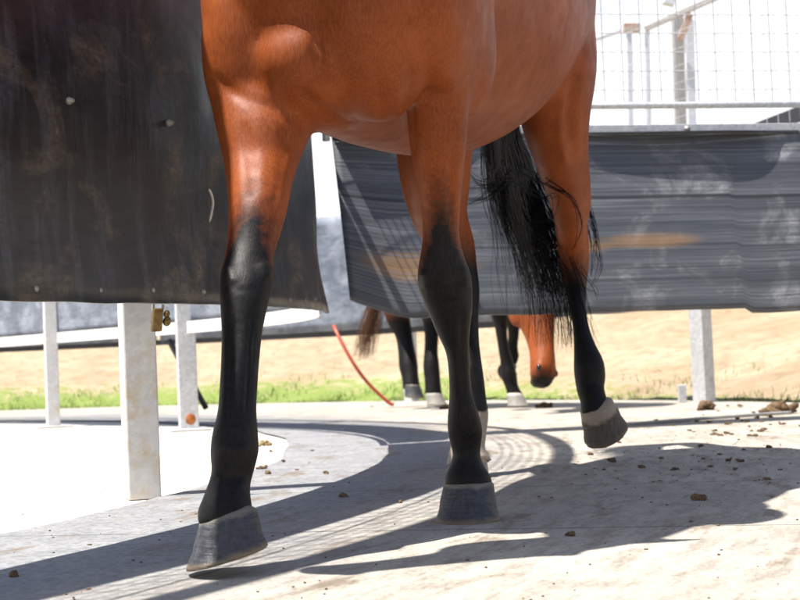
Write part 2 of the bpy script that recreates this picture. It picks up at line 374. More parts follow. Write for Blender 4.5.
def hoof(par, cor, Fd, Ld, h, rt, rb, pitch, roll, yaw, mat):
    T = Fd.copy(); T.rotate(Matrix.Rotation(yaw, 3, 'Z')); L = T.cross(V((0, 0, -1))).normalized() * -1
    if L.dot(Ld) < 0: L = -L
    D = V((0, 0, -1)); cp, sp = math.cos(pitch), math.sin(pitch)
    D, T = D * cp - T * sp, T * cp + D * sp
    cr_, sr = math.cos(roll), math.sin(roll); D, L = D * cr_ + L * sr, L * cr_ - D * sr
    mb = MB(); rings = []
    def rg(t, ex, sh):
        c = cor + D * (h * t) + T * (.42 * h * t); r = rt + (rb - rt) * t + ex; out = []
        for j in range(28):
            a = 2 * math.pi * j / 28; ca, sa = math.cos(a), math.sin(a)
            k = 1.0 if ca > 0 else .86
            heel = -.012 * max(0, -ca)**2 * (1 - t)        # coronet slopes down to the heels
            notch = .012 * math.exp(-((a - math.pi) / .22)**2)
            p = c + L * (r * .98 * sa) + T * ((r * k - notch) * ca) + D * (-heel + sh)
            p += (L * noise.noise(p * 60) + T * noise.noise(p * 55 + V((5, 5, 5)))) * (.0016 + (.0022 if t > .95 else 0))
            out.append(p)
        return out
    rings = [rg(-.1, -.012, 0), rg(-.03, -.0035, 0), rg(.04, .0, 0), rg(.12, -.0005, 0), rg(.4, 0, 0), rg(.62, -.0015, 0), rg(.8, 0, 0), rg(.9, .001, 0), rg(.985, .001, 0), rg(1., -.003, 0), rg(1., -.016, 0), rg(.93, -.026, 0)]
    mb.loft(rings); o = mb.build('hoof', mat, par); at = o.data.attributes.new('pale', 'FLOAT', 'POINT')
    ts = [-.1, -.03, .04, .12, .4, .62, .8, .9, .985, 1, 1.1, 1.1]
    at.data.foreach_set('value', [ts[i // 28] for i in range(len(o.data.vertices))])
    return o
def strand(mb, pts, r, n=4):
    k = len(pts); mb.tube(pts, [r * (1 - .8 * (i / (k - 1))**2) for i in range(k)], n, False)

def horse(name, label, legs, O, Fd, torso, extra, neck, head, hoofs, white, zblack, vox, hoofmats, creases=(), smooth_up=34):
    Ld = V((-Fd.y, Fd.x, 0)); Ld = -Ld if Ld.dot(V((1, 0, 0))) < 0 else Ld
    Zu = V((0, 0, 1)); th = thing(name, O, label, 'horse')
    X = lambda a, l, z: O + Fd * a + Ld * l + Zu * z
    mb = MB(); rings = []
    for r in cat([tuple(map(float, t)) for t in torso], 4):
        a, zc, rw, rz, rb = r; ring_ = []
        for j in range(32):
            t = 2 * math.pi * j / 32; s = math.sin(t); ring_.append(X(a, rw * math.cos(t) * (1 - .12 * max(0, s)), zc + (rz if s > 0 else rb) * s))
        rings.append(ring_)
    mb.loft(rings); paths = []
    for (rows, tilt) in legs: paths.append(leg_loft(mb, rows, Fd, Ld, tilt))
    for (a, l, z, ra, rl, rz, pit) in extra:
        q = Matrix.Rotation(pit, 3, Ld)
        mb.ell(X(a, l, z), (q @ (Fd * ra), Ld * rl, q @ (Zu * rz)))
    nk = cat([tuple(map(float, t)) for t in neck], 4)         # a, l, z, lateral, dorsoventral
    cs = [X(*r[:3]) for r in nk]; rings = []
    for i, r in enumerate(nk):
        t = (cs[min(i + 1, len(cs) - 1)] - cs[max(i - 1, 0)]).normalized(); lat = (Ld - t * Ld.dot(t)).normalized()
        rings.append(sring(cs[i], lat, lat.cross(t), r[3], r[4], 20))
    mb.loft(rings)
    poll, nose, dors = (X(*head[0]), X(*head[1]), None); ax = (nose - poll); hl = ax.length; ax.normalize()
    lat = (Ld - ax * Ld.dot(ax)).normalized(); dv = lat.cross(ax)
    if dv.dot(Fd + Zu * .5) < 0: dv = -dv                      # dv points to the face side
    prof = [(-.08, .05, .05, .0), (0, .075, .085, .0), (.1, .088, .115, -.02), (.22, .098, .135, -.03), (.34, .094, .125, -.02), (.46, .076, .1, -.005),
            (.6, .06, .078, .008), (.74, .053, .066, .012), (.85, .057, .064, .01), (.94, .058, .058, .002), (1., .048, .044, -.006), (1.03, .028, .024, -.01)]
    s_ = hl / .62; rings = [sring(poll + ax * (hl * t) + dv * (o * s_), lat, dv, w * s_, d * s_, 20) for t, w, d, o in cat(prof, 2)]
    mb.loft(rings)
    for sg in (-1, 1):                                         # brow, cheek, nostril rim, lips, ear
        mb.ell(poll + ax * hl * .25 + lat * (sg * .078 * s_) + dv * .055 * s_, (ax * .042, lat * .022, dv * .028), 12, 8)
        mb.ell(poll + ax * hl * .34 + lat * (sg * .05 * s_) - dv * .07 * s_, (ax * .1, lat * .045, dv * .075), 12, 8)
        mb.ell(poll + ax * hl * .92 + lat * (sg * .042 * s_) + dv * .03 * s_, (ax * .034, lat * .02, dv * .026), 12, 8)
        mb.loft([sring(poll - ax * (.02 + .17 * t) * s_ + lat * (sg * (.045 + .025 * t)) + dv * (.01 + .05 * t), lat, dv, w, w * .6, 10)
                 for t, w in ((0, .032), (.3, .034), (.6, .027), (.85, .014), (1, .004))])
    mb.ell(poll + ax * hl * .97 - dv * .05 * s_, (ax * .03, lat * .035, dv * .022), 12, 8)
    me = remeshed(mb, 'body', vox, 3)
    nv = len(me.vertices); co = np.zeros(nv * 3); me.vertices.foreach_get('co', co); co = co.reshape(-1, 3)
    ed = np.zeros(len(me.edges) * 2, dtype=np.int64); me.edges.foreach_get('vertices', ed); ed = ed.reshape(-1, 2)
    deg = np.bincount(ed.ravel(), minlength=nv)[:, None]; up = np.clip((co[:, 2:3] - .66) / .08, 0, 1)
    for _ in range(smooth_up):
        acc = np.stack([np.bincount(ed[:, 0], co[ed[:, 1], k], nv) + np.bincount(ed[:, 1], co[ed[:, 0], k], nv) for k in range(3)], 1)
        co = co + (acc / deg - co) * .5 * up
    me.vertices.foreach_set('co', co.ravel()); me.update()
    nr = np.zeros(nv * 3); me.vertices.foreach_get('normal', nr); nr = nr.reshape(-1, 3)
    # skin folds and muscle lines: shallow valleys (or ridges) along lines lying on the front of the body
    q = co - np.array(CAM); zz = q @ np.array(fw); px = CX + F_PX * (q @ np.array(cr)) / zz; py = CY - F_PX * (q @ np.array(cu)) / zz
    fac = np.clip(-(nr * q).sum(1) / np.linalg.norm(q, axis=1) / .35, 0, 1) * (zz < 4.4) * (zz > .5)
    dsp = np.zeros(nv)
    for pl, wd, dp in creases:
        cp = np.array(cat(pl, 5)); d2 = np.full(nv, 1e9); tt = np.zeros(nv)
        for k in range(len(cp) - 1):
            e = cp[k + 1] - cp[k]; w = np.clip(((px - cp[k][0]) * e[0] + (py - cp[k][1]) * e[1]) / (e @ e + 1e-9), 0, 1)
            dd = (px - cp[k][0] - e[0] * w)**2 + (py - cp[k][1] - e[1] * w)**2; m_ = dd < d2
            d2[m_] = dd[m_]; tt[m_] = (k + w[m_]) / (len(cp) - 1)
        dsp += np.exp(-d2 / (wd * wd)) * dp * np.clip(np.minimum(tt, 1 - tt) * 5 + .1, 0, 1)
    co = co - nr * (dsp * fac)[:, None]
    me.vertices.foreach_set('co', co.ravel()); me.update()
    # colour of the coat: R = black points, G = white sock
    bd = np.full(nv, 9.); bl = np.zeros(nv); wt = np.zeros(nv)
    for k, pa in enumerate(paths):
        zw = dict(white).get(k)
        for c, w in pa:
            cc = np.array(c); d = np.linalg.norm(co - cc, axis=1); m_ = (d < bd) & (np.abs(co[:, 2] - c.z) < .06) & (d < .2) & (co[:, 2] < .8)
            bd[m_] = d[m_]; mid = np.clip(1 - ((co[m_, 0] - c.x) / max(w, .01))**2, 0, 1)
            bl[m_] = np.clip((zblack[k] + (.10 if k < 2 else .02) * mid - co[m_, 2]) / .19 + .5, 0, 1)
            wt[m_] = np.clip((zw - co[m_, 2]) / .05 + .5, 0, 1) if zw else 0
    hq = co - np.array(poll); hp = hq @ np.array(ax) / hl; rd = np.linalg.norm(hq - np.outer(hp * hl, np.array(ax)), axis=1)
    bl = np.maximum(bl, np.where((hp > .84) & (rd < .14), np.clip((hp - .87) / .16, 0, 1), 0))
    at = me.color_attributes.new('coat', 'FLOAT_COLOR', 'POINT')
    at.data.foreach_set('color', np.stack([bl, wt, np.zeros(nv), np.ones(nv)], 1).ravel())
    o = bpy.data.objects.new('body', me); COL.objects.link(o); me.materials.append(COAT); adopt(o, th)
    for sg in (-1, 1):
        e = MB(); e.ell(poll + ax * hl * .25 + lat * (sg * .088 * s_) + dv * .06 * s_, (ax * .02, lat * .017, dv * .018)); e.build('eye', EYE, o)
        e = MB(); e.ell(poll + ax * hl * .93 + lat * (sg * .05 * s_) + dv * .036 * s_, (ax * .02, lat * .014, dv * .014), 10, 8); e.build('nostril', EYE, o)
    for i, hf in enumerate(hoofs): hoof(th, hf[0], Fd, Ld, *hf[1:], hoofmats[i])
    # mane along the crest, falling to the horse's right side
    mm = MB(); mm.tube([c_ + (Zu * (nk[i_][4] * .9)) for i_, c_ in enumerate(cs)][3:], .012, 8)
    for i in range(150):
        f = U(.12, .98) * (len(cs) - 1); k = int(f); k2 = min(k + 1, len(cs) - 1); c = cs[k].lerp(cs[k2], f - k)
        t = (cs[k2] - cs[max(k - 1, 0)]).normalized(); la = (Ld - t * Ld.dot(t)).normalized(); up = la.cross(t)
        if up.z < 0: up = -up
        top = c + up * (nk[k][4] * .97); wd = nk[k][3]; ln = U(.12, .22)
        strand(mm, curve_pts([top, top + up * .012 - la * .02, top - la * (wd * .75) - Zu * ln * .35, top - la * (wd * U(.9, 1.15)) - Zu * ln], 3), .006)
    mm.build('mane', TAILM if hoofmats[0] is not HOOFL else TAILB, th)
    return th, X, Ld, paths

# --- the near bay horse, its outline read from the picture, its depth from where its hooves stand
O1 = V((.06, 3.05, 0)); F1 = V((-.303, -.953, 0)).normalized()
RF = [(235, 330, -30, 2.615, 1.1), (225, 330, 20, 2.585, 1.1), (215, 330, 60, 2.545, 1.05), (212, 326, 90, 2.505, 1.0), (213, 320, 112, 2.475, 1.0), (218, 311, 135, 2.445, 1.02), (223, 302, 155, 2.425, 1.05), (227, 293, 180, 2.381, 1.08), (229, 287, 210, 2.342, 1.1), (228, 279, 238, 2.315, 1.1), (225, 273, 258, 2.289, 1.1), (221, 274, 272, 2.271, 1.1), (220, 272, 288, 2.252, 1.1), (221, 267, 308, 2.236, 1.12), (222, 262, 332, 2.22, 1.2), (221.5, 259, 360, 2.198, 1.3), (220, 257, 388, 2.176, 1.35), (218, 256, 412, 2.155, 1.25), (212.5, 257.5, 434, 2.145, 1.15), (211, 258, 453, 2.14, 1.1), (212, 254, 470, 2.135, 1.1), (208, 250, 485, 2.125, 1.1), (203, 250, 498, 2.115, 1.05), (198, 252, 512, 2.11, 1.0), (200, 250, 524, 2.105, 0.95)]
LF = [(395, 480, -20, 2.55, 1.2), (396, 484, 25, 2.53, 1.2), (400, 478, 65, 2.52, 1.15), (405, 470, 100, 2.52, 1.15), (409, 467, 140, 2.53, 1.15), (415, 463, 175, 2.55, 1.15), (421, 460, 205, 2.57, 1.12), (423, 459, 235, 2.59, 1.1),
      (420, 464, 258, 2.6, 1.05), (418, 470, 274, 2.61, 1.05), (420, 472, 291, 2.62, 1.05), (428, 472, 310, 2.63, 1.08), (437, 469.5, 332, 2.64, 1.2), (446, 469, 352, 2.645, 1.3),
      (449, 470, 375, 2.65, 1.5), (449.5, 473, 398, 2.655, 1.45), (448, 479, 416, 2.66, 1.2), (448, 482, 430, 2.665, 1.12), (450.5, 481, 443, 2.67, 1.12), (453, 480, 455, 2.67, 1.15), (449, 484, 467, 2.67, 1.1), (445, 491, 479, 2.67, 1.0), (446, 491, 492, 2.67, .95)]
LH = [(470, 590, -10, 3.72, 1.5), (488, 594, 25, 3.72, 1.6), (505, 596, 55, 3.7, 1.6), (513, 594, 85, 3.69, 1.5), (521, 590, 115, 3.7, 1.5), (532, 588, 147, 3.76, 1.4), (543, 590, 178, 3.85, 1.3), (551, 591, 203, 3.94, 1.3),
      (556, 587, 225, 4.0, 1.4), (558, 588.5, 245, 4.05, 1.6), (560, 588.5, 263, 4.07, 1.6), (565, 586, 287, 4.05, 1.45), (570, 586, 310, 4.01, 1.4), (573.5, 589.5, 330, 3.98, 1.4),
      (574, 596, 348, 3.96, 1.2), (574, 603.5, 364, 3.94, 1.1), (575, 605, 377, 3.93, 1.05), (577, 604, 389, 3.92, 1.05), (581, 607, 402, 3.9, 1.05), (581, 611, 414, 3.89, 1.0)]
RH = [(385, 500, 20, 3.5, 1.6), (388, 492, 70, 3.47, 1.6), (393, 482, 110, 3.46, 1.5), (397, 472, 150, 3.5, 1.35), (402, 470, 180, 3.58, 1.3), (411, 467, 208, 3.68, 1.3), (425, 469, 230, 3.76, 1.5), (437, 474, 250, 3.8, 1.7),
      (445, 476, 268, 3.82, 1.7), (453, 479, 290, 3.8, 1.5), (457, 478, 315, 3.76, 1.4), (459, 479, 345, 3.72, 1.4), (461, 483, 375, 3.68, 1.4), (458, 486, 400, 3.66, 1.2), (457, 488, 415, 3.645, 1.12), (456, 486, 432, 3.63, 1.1), (450, 485, 450, 3.61, 1.05), (446, 492, 464, 3.6, 1.0)]
torso1 = [(.77, 1.08, .05, .08, .09), (.735, 1.08, .13, .17, .2), (.66, 1.10, .185, .26, .325), (.56, 1.13, .215, .36, .385), (.40, 1.15, .245, .41, .42), (.2, 1.16, .282, .42, .42), (0, 1.15, .30, .38, .395), (-.2, 1.15, .312, .37, .37), (-.42, 1.18, .305, .38, .34), (-.64, 1.24, .29, .35, .31), (-.85, 1.28, .262, .32, .29), (-1.02, 1.27, .21, .26, .26), (-1.15, 1.24, .13, .19, .2), (-1.21, 1.22, .05, .08, .1)]
extra1 = [(.595, -.08, .93, .115, .11, .18, .2), (.64, .11, .90, .12, .11, .18, .2), (.60, 0.0, .83, .16, .12, .11, 0), (.63, -.12, .86, .10, .095, .18, .12), (-.7, .06, 1.40, .45, .22, .175, 0), (-.25, .08, 1.38, .6, .22, .185, 0), (.50, .215, 1.03, .19, .075, .27, -.45), (.52, -.165, 1.03, .17, .065, .26, -.45),  # includes two bulges on the unseen back, added to extend the ground shadow
          (.43, .215, .91, .12, .06, .16, .2), (.58, .21, 1.2, .14, .06, .22, .3), (.45, 0.0, .785, .27, .11, .05, 0)]
neck1 = [(.3, 0, 1.2, .17, .35), (.5, 0, 1.24, .16, .30), (.66, 0, 1.28, .135, .24), (.80, -.01, 1.33, .11, .18), (.90, -.02, 1.36, .088, .135), (.95, -.03, 1.36, .075, .11)]
hoofs1 = [(P(229, 513, 2.11), .062, .0455, .0655, .16, .19, -.35), (P(468.5, 483, 2.67), .071, .0485, .062, 0, 0, .12), (P(596, 405, 3.885), .078, .049, .065, .6, .3, .1), (P(468, 458, 3.6), .062, .048, .062, 0, 0, .1)]
h1, X1, L1, paths1 = horse('bay_horse', 'big bay horse with black lower legs walking toward the viewer in front', [(RF, False), (LF, False), (LH, True), (RH, True)], O1, F1, torso1, extra1,
    neck1, ((.97, -.03, 1.36), (1.21, -.24, .94)), hoofs1, [(3, .17)], [.495, .51, .55, .60], .0056, [HOOFD, HOOFD, HOOFB, HOOFL],
    [([(211, 73), (224, 86), (245, 98), (268, 107), (292, 120)], 6, .0035), ([(296, 88), (318, 106), (346, 124), (350, 126)], 6, .006), ([(316, 30), (318, 62), (328, 90)], 7, .008),
     ([(378, 76), (380, 100), (394, 128)], 5, .003), ([(412, 60), (410, 92), (409, 130), (412, 160)], 6, .007), ([(286, 112), (284, 146), (280, 186), (270, 214)], 7, .002), ([(243, 120), (250, 160), (252, 200)], 7, .004),
     ([(455, 140), (451, 180), (452, 232)], 5, .005), ([(582, 40), (573, 84), (569, 120), (575, 156)], 6, .009), ([(564, 96), (560, 130), (566, 168)], 5, -.006), ([(222, -16), (236, 14), (254, 40), (270, 74)], 18, -.003), ([(229, 310), (230, 360), (229, 420)], 3, .004), ([(253, 305), (250, 360), (247, 420)], 3, .0045), ([(228, 266), (233, 284)], 5, -.004), ([(262, 262), (268, 280)], 5, -.005), ([(230, 287), (246, 290), (262, 286)], 3, .0012),
     ([(424, 270), (428, 288)], 5, -.004), ([(462, 268), (466, 286)], 5, -.004), ([(430, 299), (446, 303), (464, 299)], 3, .0012), ([(222, 446), (238, 452), (250, 446)], 6, -.003), ([(214, 474), (232, 478), (250, 470)], 5, .004),
     ([(463, 310), (462, 350), (464, 400)], 4, .004)])
# tail: guide hairs from the dock down, swung across behind the left thigh
root = X1(-1.19, 0, 1.30)
def gl(*pp): return [root, root + V((.0, .08, -.06)), P(pp[0][0] + 10, pp[0][1] - 60, 4.42)] + [P(*q) for q in pp]
guides = [gl((490, 120, 4.42), (490, 165, 4.4), (496, 205, 4.35), (509, 240, 4.3), (518, 275, 4.25), (523, 312, 4.22)),
          gl((498, 120, 4.42), (501, 165, 4.38), (513, 205, 4.3), (528, 245, 4.22), (542, 290, 4.15), (553, 335, 4.1)),
          gl((506, 120, 4.4), (513, 165, 4.34), (526, 205, 4.24), (542, 248, 4.15), (556, 295, 4.05), (564, 350, 4.0)),
          gl((513, 120, 4.38), (525, 165, 4.28), (541, 205, 4.16), (556, 245, 4.05), (565, 290, 3.95), (569, 335, 3.92))]
tb = MB()
for i in range(1300):
    f = min(2.999, max(0, random.gauss(1.6, .95))); k = int(f); f -= k
    st = [guides[k][j].lerp(guides[k + 1][j], f) for j in range(9)]
    spread = U(-1, 1); dy = U(-.05, .05); cut = random.choice((5, 6, 6, 7, 7, 8, 8, 9, 9)); ph = U(0, 6.3); am = U(0, .02)
    q = []
    for j in range(cut):
        w = j / 8
        q.append(st[j] + V((spread * (.035 * w + .05 * w**3) + am * math.sin(ph + j * 1.7) * w, dy * (.3 + w) + am * math.cos(ph + j * 1.3) * w, U(-.01, .01))))
    strand(tb, curve_pts(q, 3), U(.0007, .0016), 4)
core = curve_pts([g_[0].lerp(g_[1], .5) for g_ in zip(guides[1], guides[2])][:7], 4)
tb.tube(core, [.06 - .035 * i / (len(core) - 1) for i in range(len(core))], 10)
for pp, n_ in ((((505, 150, 4.3), (492, 178, 4.25), (479, 181, 4.2), (467, 171, 4.2)), 9), (((508, 180, 4.3), (492, 190, 4.25), (480, 200, 4.2), (464, 205, 4.2)), 12), (((506, 178, 4.3), (490, 186, 4.25), (476, 186, 4.2), (462, 190, 4.2)), 10),
               (((520, 170, 4.1), (552, 186, 3.7), (572, 200, 3.66), (580, 224, 3.7), (574, 250, 3.8)), 7), (((515, 185, 4.1), (540, 200, 3.75), (556, 196, 3.75), (548, 222, 3.8), (525, 220, 3.9)), 4),
               (((575, 190, 4.25), (589, 215, 4.2), (598, 245, 4.15), (599, 268, 4.12), (590, 288, 4.1)), 9), (((578, 195, 4.25), (590, 225, 4.2), (594, 250, 4.2), (592, 276, 4.12)), 9), (((575, 262, 4.0), (586, 278, 3.9), (594, 290, 3.9), (598, 297, 3.9)), 3),
               (((540, 240, 4.0), (556, 250, 3.85), (570, 276, 3.85), (584, 290, 3.85), (596, 292, 3.9)), 3), (((535, 215, 4.0), (545, 262, 3.9), (566, 300, 3.85), (569, 345, 3.85)), 14)):
    for _ in range(n_):
        o = V((U(-.02, .02), U(-.03, .03), U(-.02, .02)))
        q = [P(*c) + o * (1 - .3 * j) + V((U(-.008, .008), 0, U(-.008, .008))) for j, c in enumerate(pp)]
        strand(tb, curve_pts(q, 6), U(.0006, .0012), 4)
tb.build('tail', TAILM, h1)

# --- the second horse across the ring, head down
F2 = V((.655, -.755, 0)); O2 = V((.42, 8.32, 0))
h2legs = [
 ([(482, 512, 262, 7.98, 1.3), (485, 511, 290, 7.98, 1.2), (490, 508.5, 312, 7.97, 1.1), (494, 507.5, 324, 7.97, 1.1), (496.5, 507.5, 337, 7.96, 1.2), (498.5, 509.5, 350, 7.96, 1.3), (500.5, 513.5, 363, 7.96, 1.2), (501, 517, 376, 7.95, 1.1), (505, 518, 386, 7.94, 1.1), (508, 524, 396, 7.93, 1.)], False),
 ([(500, 528, 262, 8.1, 1.3), (502, 526, 290, 8.1, 1.2), (505, 522, 312, 8.12, 1.1), (507, 520, 324, 8.15, 1.1), (508, 519, 336, 8.2, 1.2), (507, 518, 347, 8.28, 1.2), (506, 519, 356, 8.34, 1.1), (506, 517, 364, 8.34, 1.)], False),
 ([(396, 440, 262, 8.3, 1.4), (402, 436, 285, 8.4, 1.3), (416, 440, 305, 8.55, 1.5), (424, 440, 318, 8.6, 1.5), (425.5, 438, 335, 8.57, 1.3), (425, 437, 352, 8.54, 1.3), (423.5, 439, 366, 8.52, 1.1), (425, 440, 380, 8.5, 1.1), (425, 442, 396, 8.48, 1.)], True),
 ([(370, 420, 262, 8.6, 1.4), (376, 412, 285, 8.7, 1.4), (384, 408, 305, 8.85, 1.6), (389, 408, 318, 8.88, 1.5), (396, 411, 333, 8.85, 1.3), (399, 413.5, 350, 8.8, 1.3), (399.5, 417.5, 366, 8.76, 1.1), (402, 418, 376, 8.73, 1.1), (403, 420, 388, 8.7, 1.)], True)]
torso2 = [(.72, 1.05, .06, .09, .09), (.64, 1.07, .2, .26, .27), (.48, 1.1, .25, .38, .34), (.25, 1.14, .27, .4, .38), (0, 1.14, .29, .37, .37), (-.25, 1.16, .3, .35, .35), (-.5, 1.22, .28, .31, .31), (-.72, 1.25, .25, .27, .28), (-.9, 1.22, .16, .2, .22), (-.97, 1.2, .05, .08, .1)]
nose2 = P(543, 382, 7.25); poll2 = P(533, 270, 7.6)
def loc2(p): q = p - O2; return (q.dot(F2), q.dot(V((.755, .655, 0))), q.z)
pl2, ns2 = loc2(poll2), loc2(nose2)
neck2 = [(.35, 0, 1.2, .19, .34), (.58, .02, 1.2, .17, .28), (.5 * (.7 + pl2[0]), .5 * pl2[1], 1.08, .14, .22), (pl2[0] - .06, pl2[1], .93, .11, .17), (pl2[0], pl2[1], pl2[2], .08, .11)]
hoofs2 = [(P(514, 394, 7.92), .07, .048, .063, 0, 0, 0), (P(511, 364, 8.34), .07, .046, .06, 1.2, 0, 0), (P(433, 393, 8.48), .075, .05, .064, 0, 0, 0), (P(411.5, 384, 8.7), .078, .05, .064, .12, 0, 0)]
h2, X2, L2, paths2 = horse('bay_horse', 'smaller bay horse seen through the gap under the grey sheet, nose lowered near the ground', h2legs, O2, F2, torso2, [(.6, .1, .9, .12, .1, .14, 0), (.6, -.1, .9, .12, .1, .14, 0)],
    neck2, (pl2, ns2), hoofs2, [], [.56, .56, .60, .60], .011, [HOOFL, HOOFD, HOOFL, HOOFD])
tb = MB(); rt2 = X2(-.95, 0, 1.3)
for i in range(260):
    f = rnd(); dz = U(-.04, .04); cut = random.choice((4, 5, 5))
    q = [rt2, P(385, 262, 9.05), P(376 + 8 * f, 290, 9.1), P(363 + 16 * f, 322, 9.1), P(356 + 15 * f, 353, 9.1)]
    q = [p + V((U(-.02, .02) * j * .5, dz * j * .4, U(-.05, .03) * (j > 2))) for j, p in enumerate(q)][:cut]
    strand(tb, curve_pts(q, 4), U(.0015, .003), 4)
tb.build('tail', TAILB, h2)

# ------------------------------------------------------------------ ground, inner yard, track, hillside
def band_sheet(name, fin, fout, z, mat, nr, na):
    mb = MB(); vs = []; fs = []
    for i in range(nr + 1):
        for j in range(na):
            th = 2 * math.pi * j / na; p = fin(th).lerp(fout(th), i / nr); vs.append(V((p.x, p.y, z)))
    for i in range(nr):
        for j in range(na):
            a = i * na + j; b = i * na + (j + 1) % na; fs.append((a, b, b + na, a + na))
    mb.add(vs, fs); o = mb.build(name, mat); uvl = o.data.uv_layers.new(name='UVMap')
    for f in o.data.polygons:
        js = [o.data.loops[l].vertex_index % na for l in f.loop_indices]; wrap = max(js) - min(js) > na / 2
        for l in f.loop_indices:
            k = o.data.loops[l].vertex_index; j = k % na; p = o.data.vertices[k].co - RCI
            uvl.data[l].uv = (360. * ((j + na if wrap and j < na / 2 else j)) / na, math.hypot(p.x, p.y))
    tag(o, kind='structure'); return o
def ci(R): return lambda t: V((RCI.x + R * math.cos(t), RCI.y + R * math.sin(t), 0))
band_sheet('inner_yard', ci(.01), ci(6.35), -.004, SAND, 6, 96)
band_sheet('walking_track', lambda t: ci(R_IN - .16 + .03 * noise.noise(V((math.cos(t) * 9, math.sin(t) * 9, 0))) + .012 * noise.noise(V((math.cos(t) * 40, math.sin(t) * 40, 3))))(t), lambda t: ring(t, 7.62), .004, TRACK, 10, 420)
def hill_z(r, th):
    d = r - 7.6
    return max(-.03, (-.02 + .2 * max(0, d - .35)**1.0 * min(1, d / .8)) if d < 6 else 1.11 + .45 * (1 - math.exp(-(d - 6) / 4)))
na, rr = 300, [7.55, 7.6, 7.7, 7.85, 8.0, 8.2, 8.45, 8.75, 9.1, 9.5, 10, 10.6, 11.3, 12.1, 13.1, 14.5, 17, 22, 32, 60, 140]
vs = []; green = []
for i, r in enumerate(rr):
    for j in range(na):
        th = 2 * math.pi * j / na; z = hill_z(r, th); p = ring(th, r, 0)
        if r > 7.7: z += .05 * noise.noise(p * 1.3) + .03 * noise.noise(p * 4)
        vs.append(V((p.x, p.y, z - (.012 if r < 7.7 else 0)))); dg_ = math.degrees(th) % 360; gw = 1. if 50 < dg_ < 200 else max(.55, 1 - max(0, 50 - dg_ if dg_ < 50 else 60) / 45)
        green.append(max(0, 1 - abs(r - 7.85) / ((1.6 if gw == 1. else 1.2) * gw)) * gw + (.25 if r > 20 else 0))
fs = [(i * na + j, i * na + (j + 1) % na, (i + 1) * na + (j + 1) % na, (i + 1) * na + j) for i in range(len(rr) - 1) for j in range(na)]
mb = MB(); mb.add(vs, fs); hs = mb.build('hillside', EARTH); tag(hs, kind='structure')
ga = hs.data.attributes.new('green', 'FLOAT', 'POINT'); ga.data.foreach_set('value', green)
gm = MB()
for i in range(26000):
    th = math.radians(U(-35, 110)); r = 7.62 + abs(random.gauss(0, .6)); p = ring(th, r, 0)
    if noise.noise(p * 1.7) < -.15 and r > 7.75: continue
    if th < .75 and rnd() < .6: continue
    z = hill_z(r, th) - .01; h = U(.02, .06) * (1 if r > 7.7 else .7); a = U(0, 6.3); w = V((math.cos(a), math.sin(a), 0)) * .004; ln = V((U(-.5, .5), U(-.5, .5), 0)) * h
    q = V((p.x, p.y, z)); gm.add([q - w, q + w, q + V((0, 0, h)) + ln], [(0, 1, 2)])
tag(gm.build('grass', GRASS, smooth=False), 'short green grass along the foot of the bank', 'grass', kind='stuff')

# ------------------------------------------------------------------ inner ring fence
def arci(dR, z, t0, t1, n=60): return [rin(t0 + (t1 - t0) * i / n, dR, z) for i in range(n + 1)]
def arc(R, z, t0, t1, n=60): return [ring(math.radians(t0 + (t1 - t0) * i / n), R, z) for i in range(n + 1)]
fence = thing('ring_fence', rin(-20), 'curved black rubber fence on steel posts at left, behind the big horse', 'fence')
def zbot(t): return .44 + .05 * min(1, max(0, (t + 22) / 25))
def make_sheet(t0, t1, z1, far):
    def fn(u, v):
        t = t0 + (t1 - t0) * u; zb = (zbot(t) if not far else .545) + .004 * noise.noise(V((t * .6, 0, 1)))
        z = zb + (z1 - zb) * v
        R = .022 * noise.noise(V((t * .12, z * 1.5, far * 9))) + .006 * noise.noise(V((t * .5, z * 5, 3)))
        if far and t0 < 4: R -= .16 * v**.7 * math.exp(-u * 9)
        if not far: R += .015 * max(0, 1 - v * 6) - .02 * max(0, u - .93) / .07 * (1 - v) - .10 * v * (max(0, u - .86) / .14)**1.5
        return rin(t, R, z)
    n = int(abs(t1 - t0) * 2.5)
    return sheet('rubber_sheet', fn, n, 26, RUB_IN if not far else RUB_LIT, fence, .012, abs(math.radians(t1 - t0)) * R_IN, z1 - .45)
sh_main = make_sheet(-62, 2.5, 1.30, 0)
make_sheet(2.85, 52, 1.36, 1); make_sheet(52.4, 110, 1.36, 1)
def bolt(pos, nrm, r, par, name='bolt'):
    mb = MB(); a = nrm.orthogonal().normalized(); b = nrm.cross(a)
    mb.loft([sring(pos + nrm * h, a, b, q, q, 14) for h, q in ((-.004, r), (.005, r), (.006, r * .7), (.011, r * .62), (.013, r * .4))]); mb.build(name, ZINC, par)
for px, py in ((32, 289), (96, 290.5), (149, 290.5), (200, 292), (287, 300), (302, 300), (313, 299), (68, 101), (168, 123)):
    q = hit_ring(px, py, R_IN + .012); n_ = (q - RCI); n_.z = 0; bolt(q, n_.normalized(), (.0075 if py < 200 else .009) if px < 250 else .007, sh_main)
tr = MB(); tr.tube(curve_pts([hit_ring(x, y, R_IN + .02) for x, y in ((209, 189), (212, 196), (213, 204), (211.5, 213), (209.5, 222))], 4), [.001] + [.0032] * 14 + [.002, .001], 6)
tr.build('tear', SCAR, sh_main)
def sq_post(par, px, pyb, half, depth, ztop, yaw, mat, name='post'):
    c = G(px, pyb); ex = V((math.cos(yaw), math.sin(yaw), 0)); ey = V((-ex.y, ex.x, 0)); mb = MB()
    n = 8; rings_ = []
    for i in range(n + 1):
        z = ztop * i / n; k = c + V((-.004 * z, 0, z - .003))
        rings_.append([k - ex * half - ey * depth, k + ex * half - ey * depth, k + ex * half + ey * depth, k - ex * half + ey * depth])
    mb.loft(rings_); return mb.build(name, mat, par, False, .005), c, ex, ey
pA, cA, exA, eyA = sq_post(fence, 142.5, 497, .040, .046, 1.95, .32, GALVW)
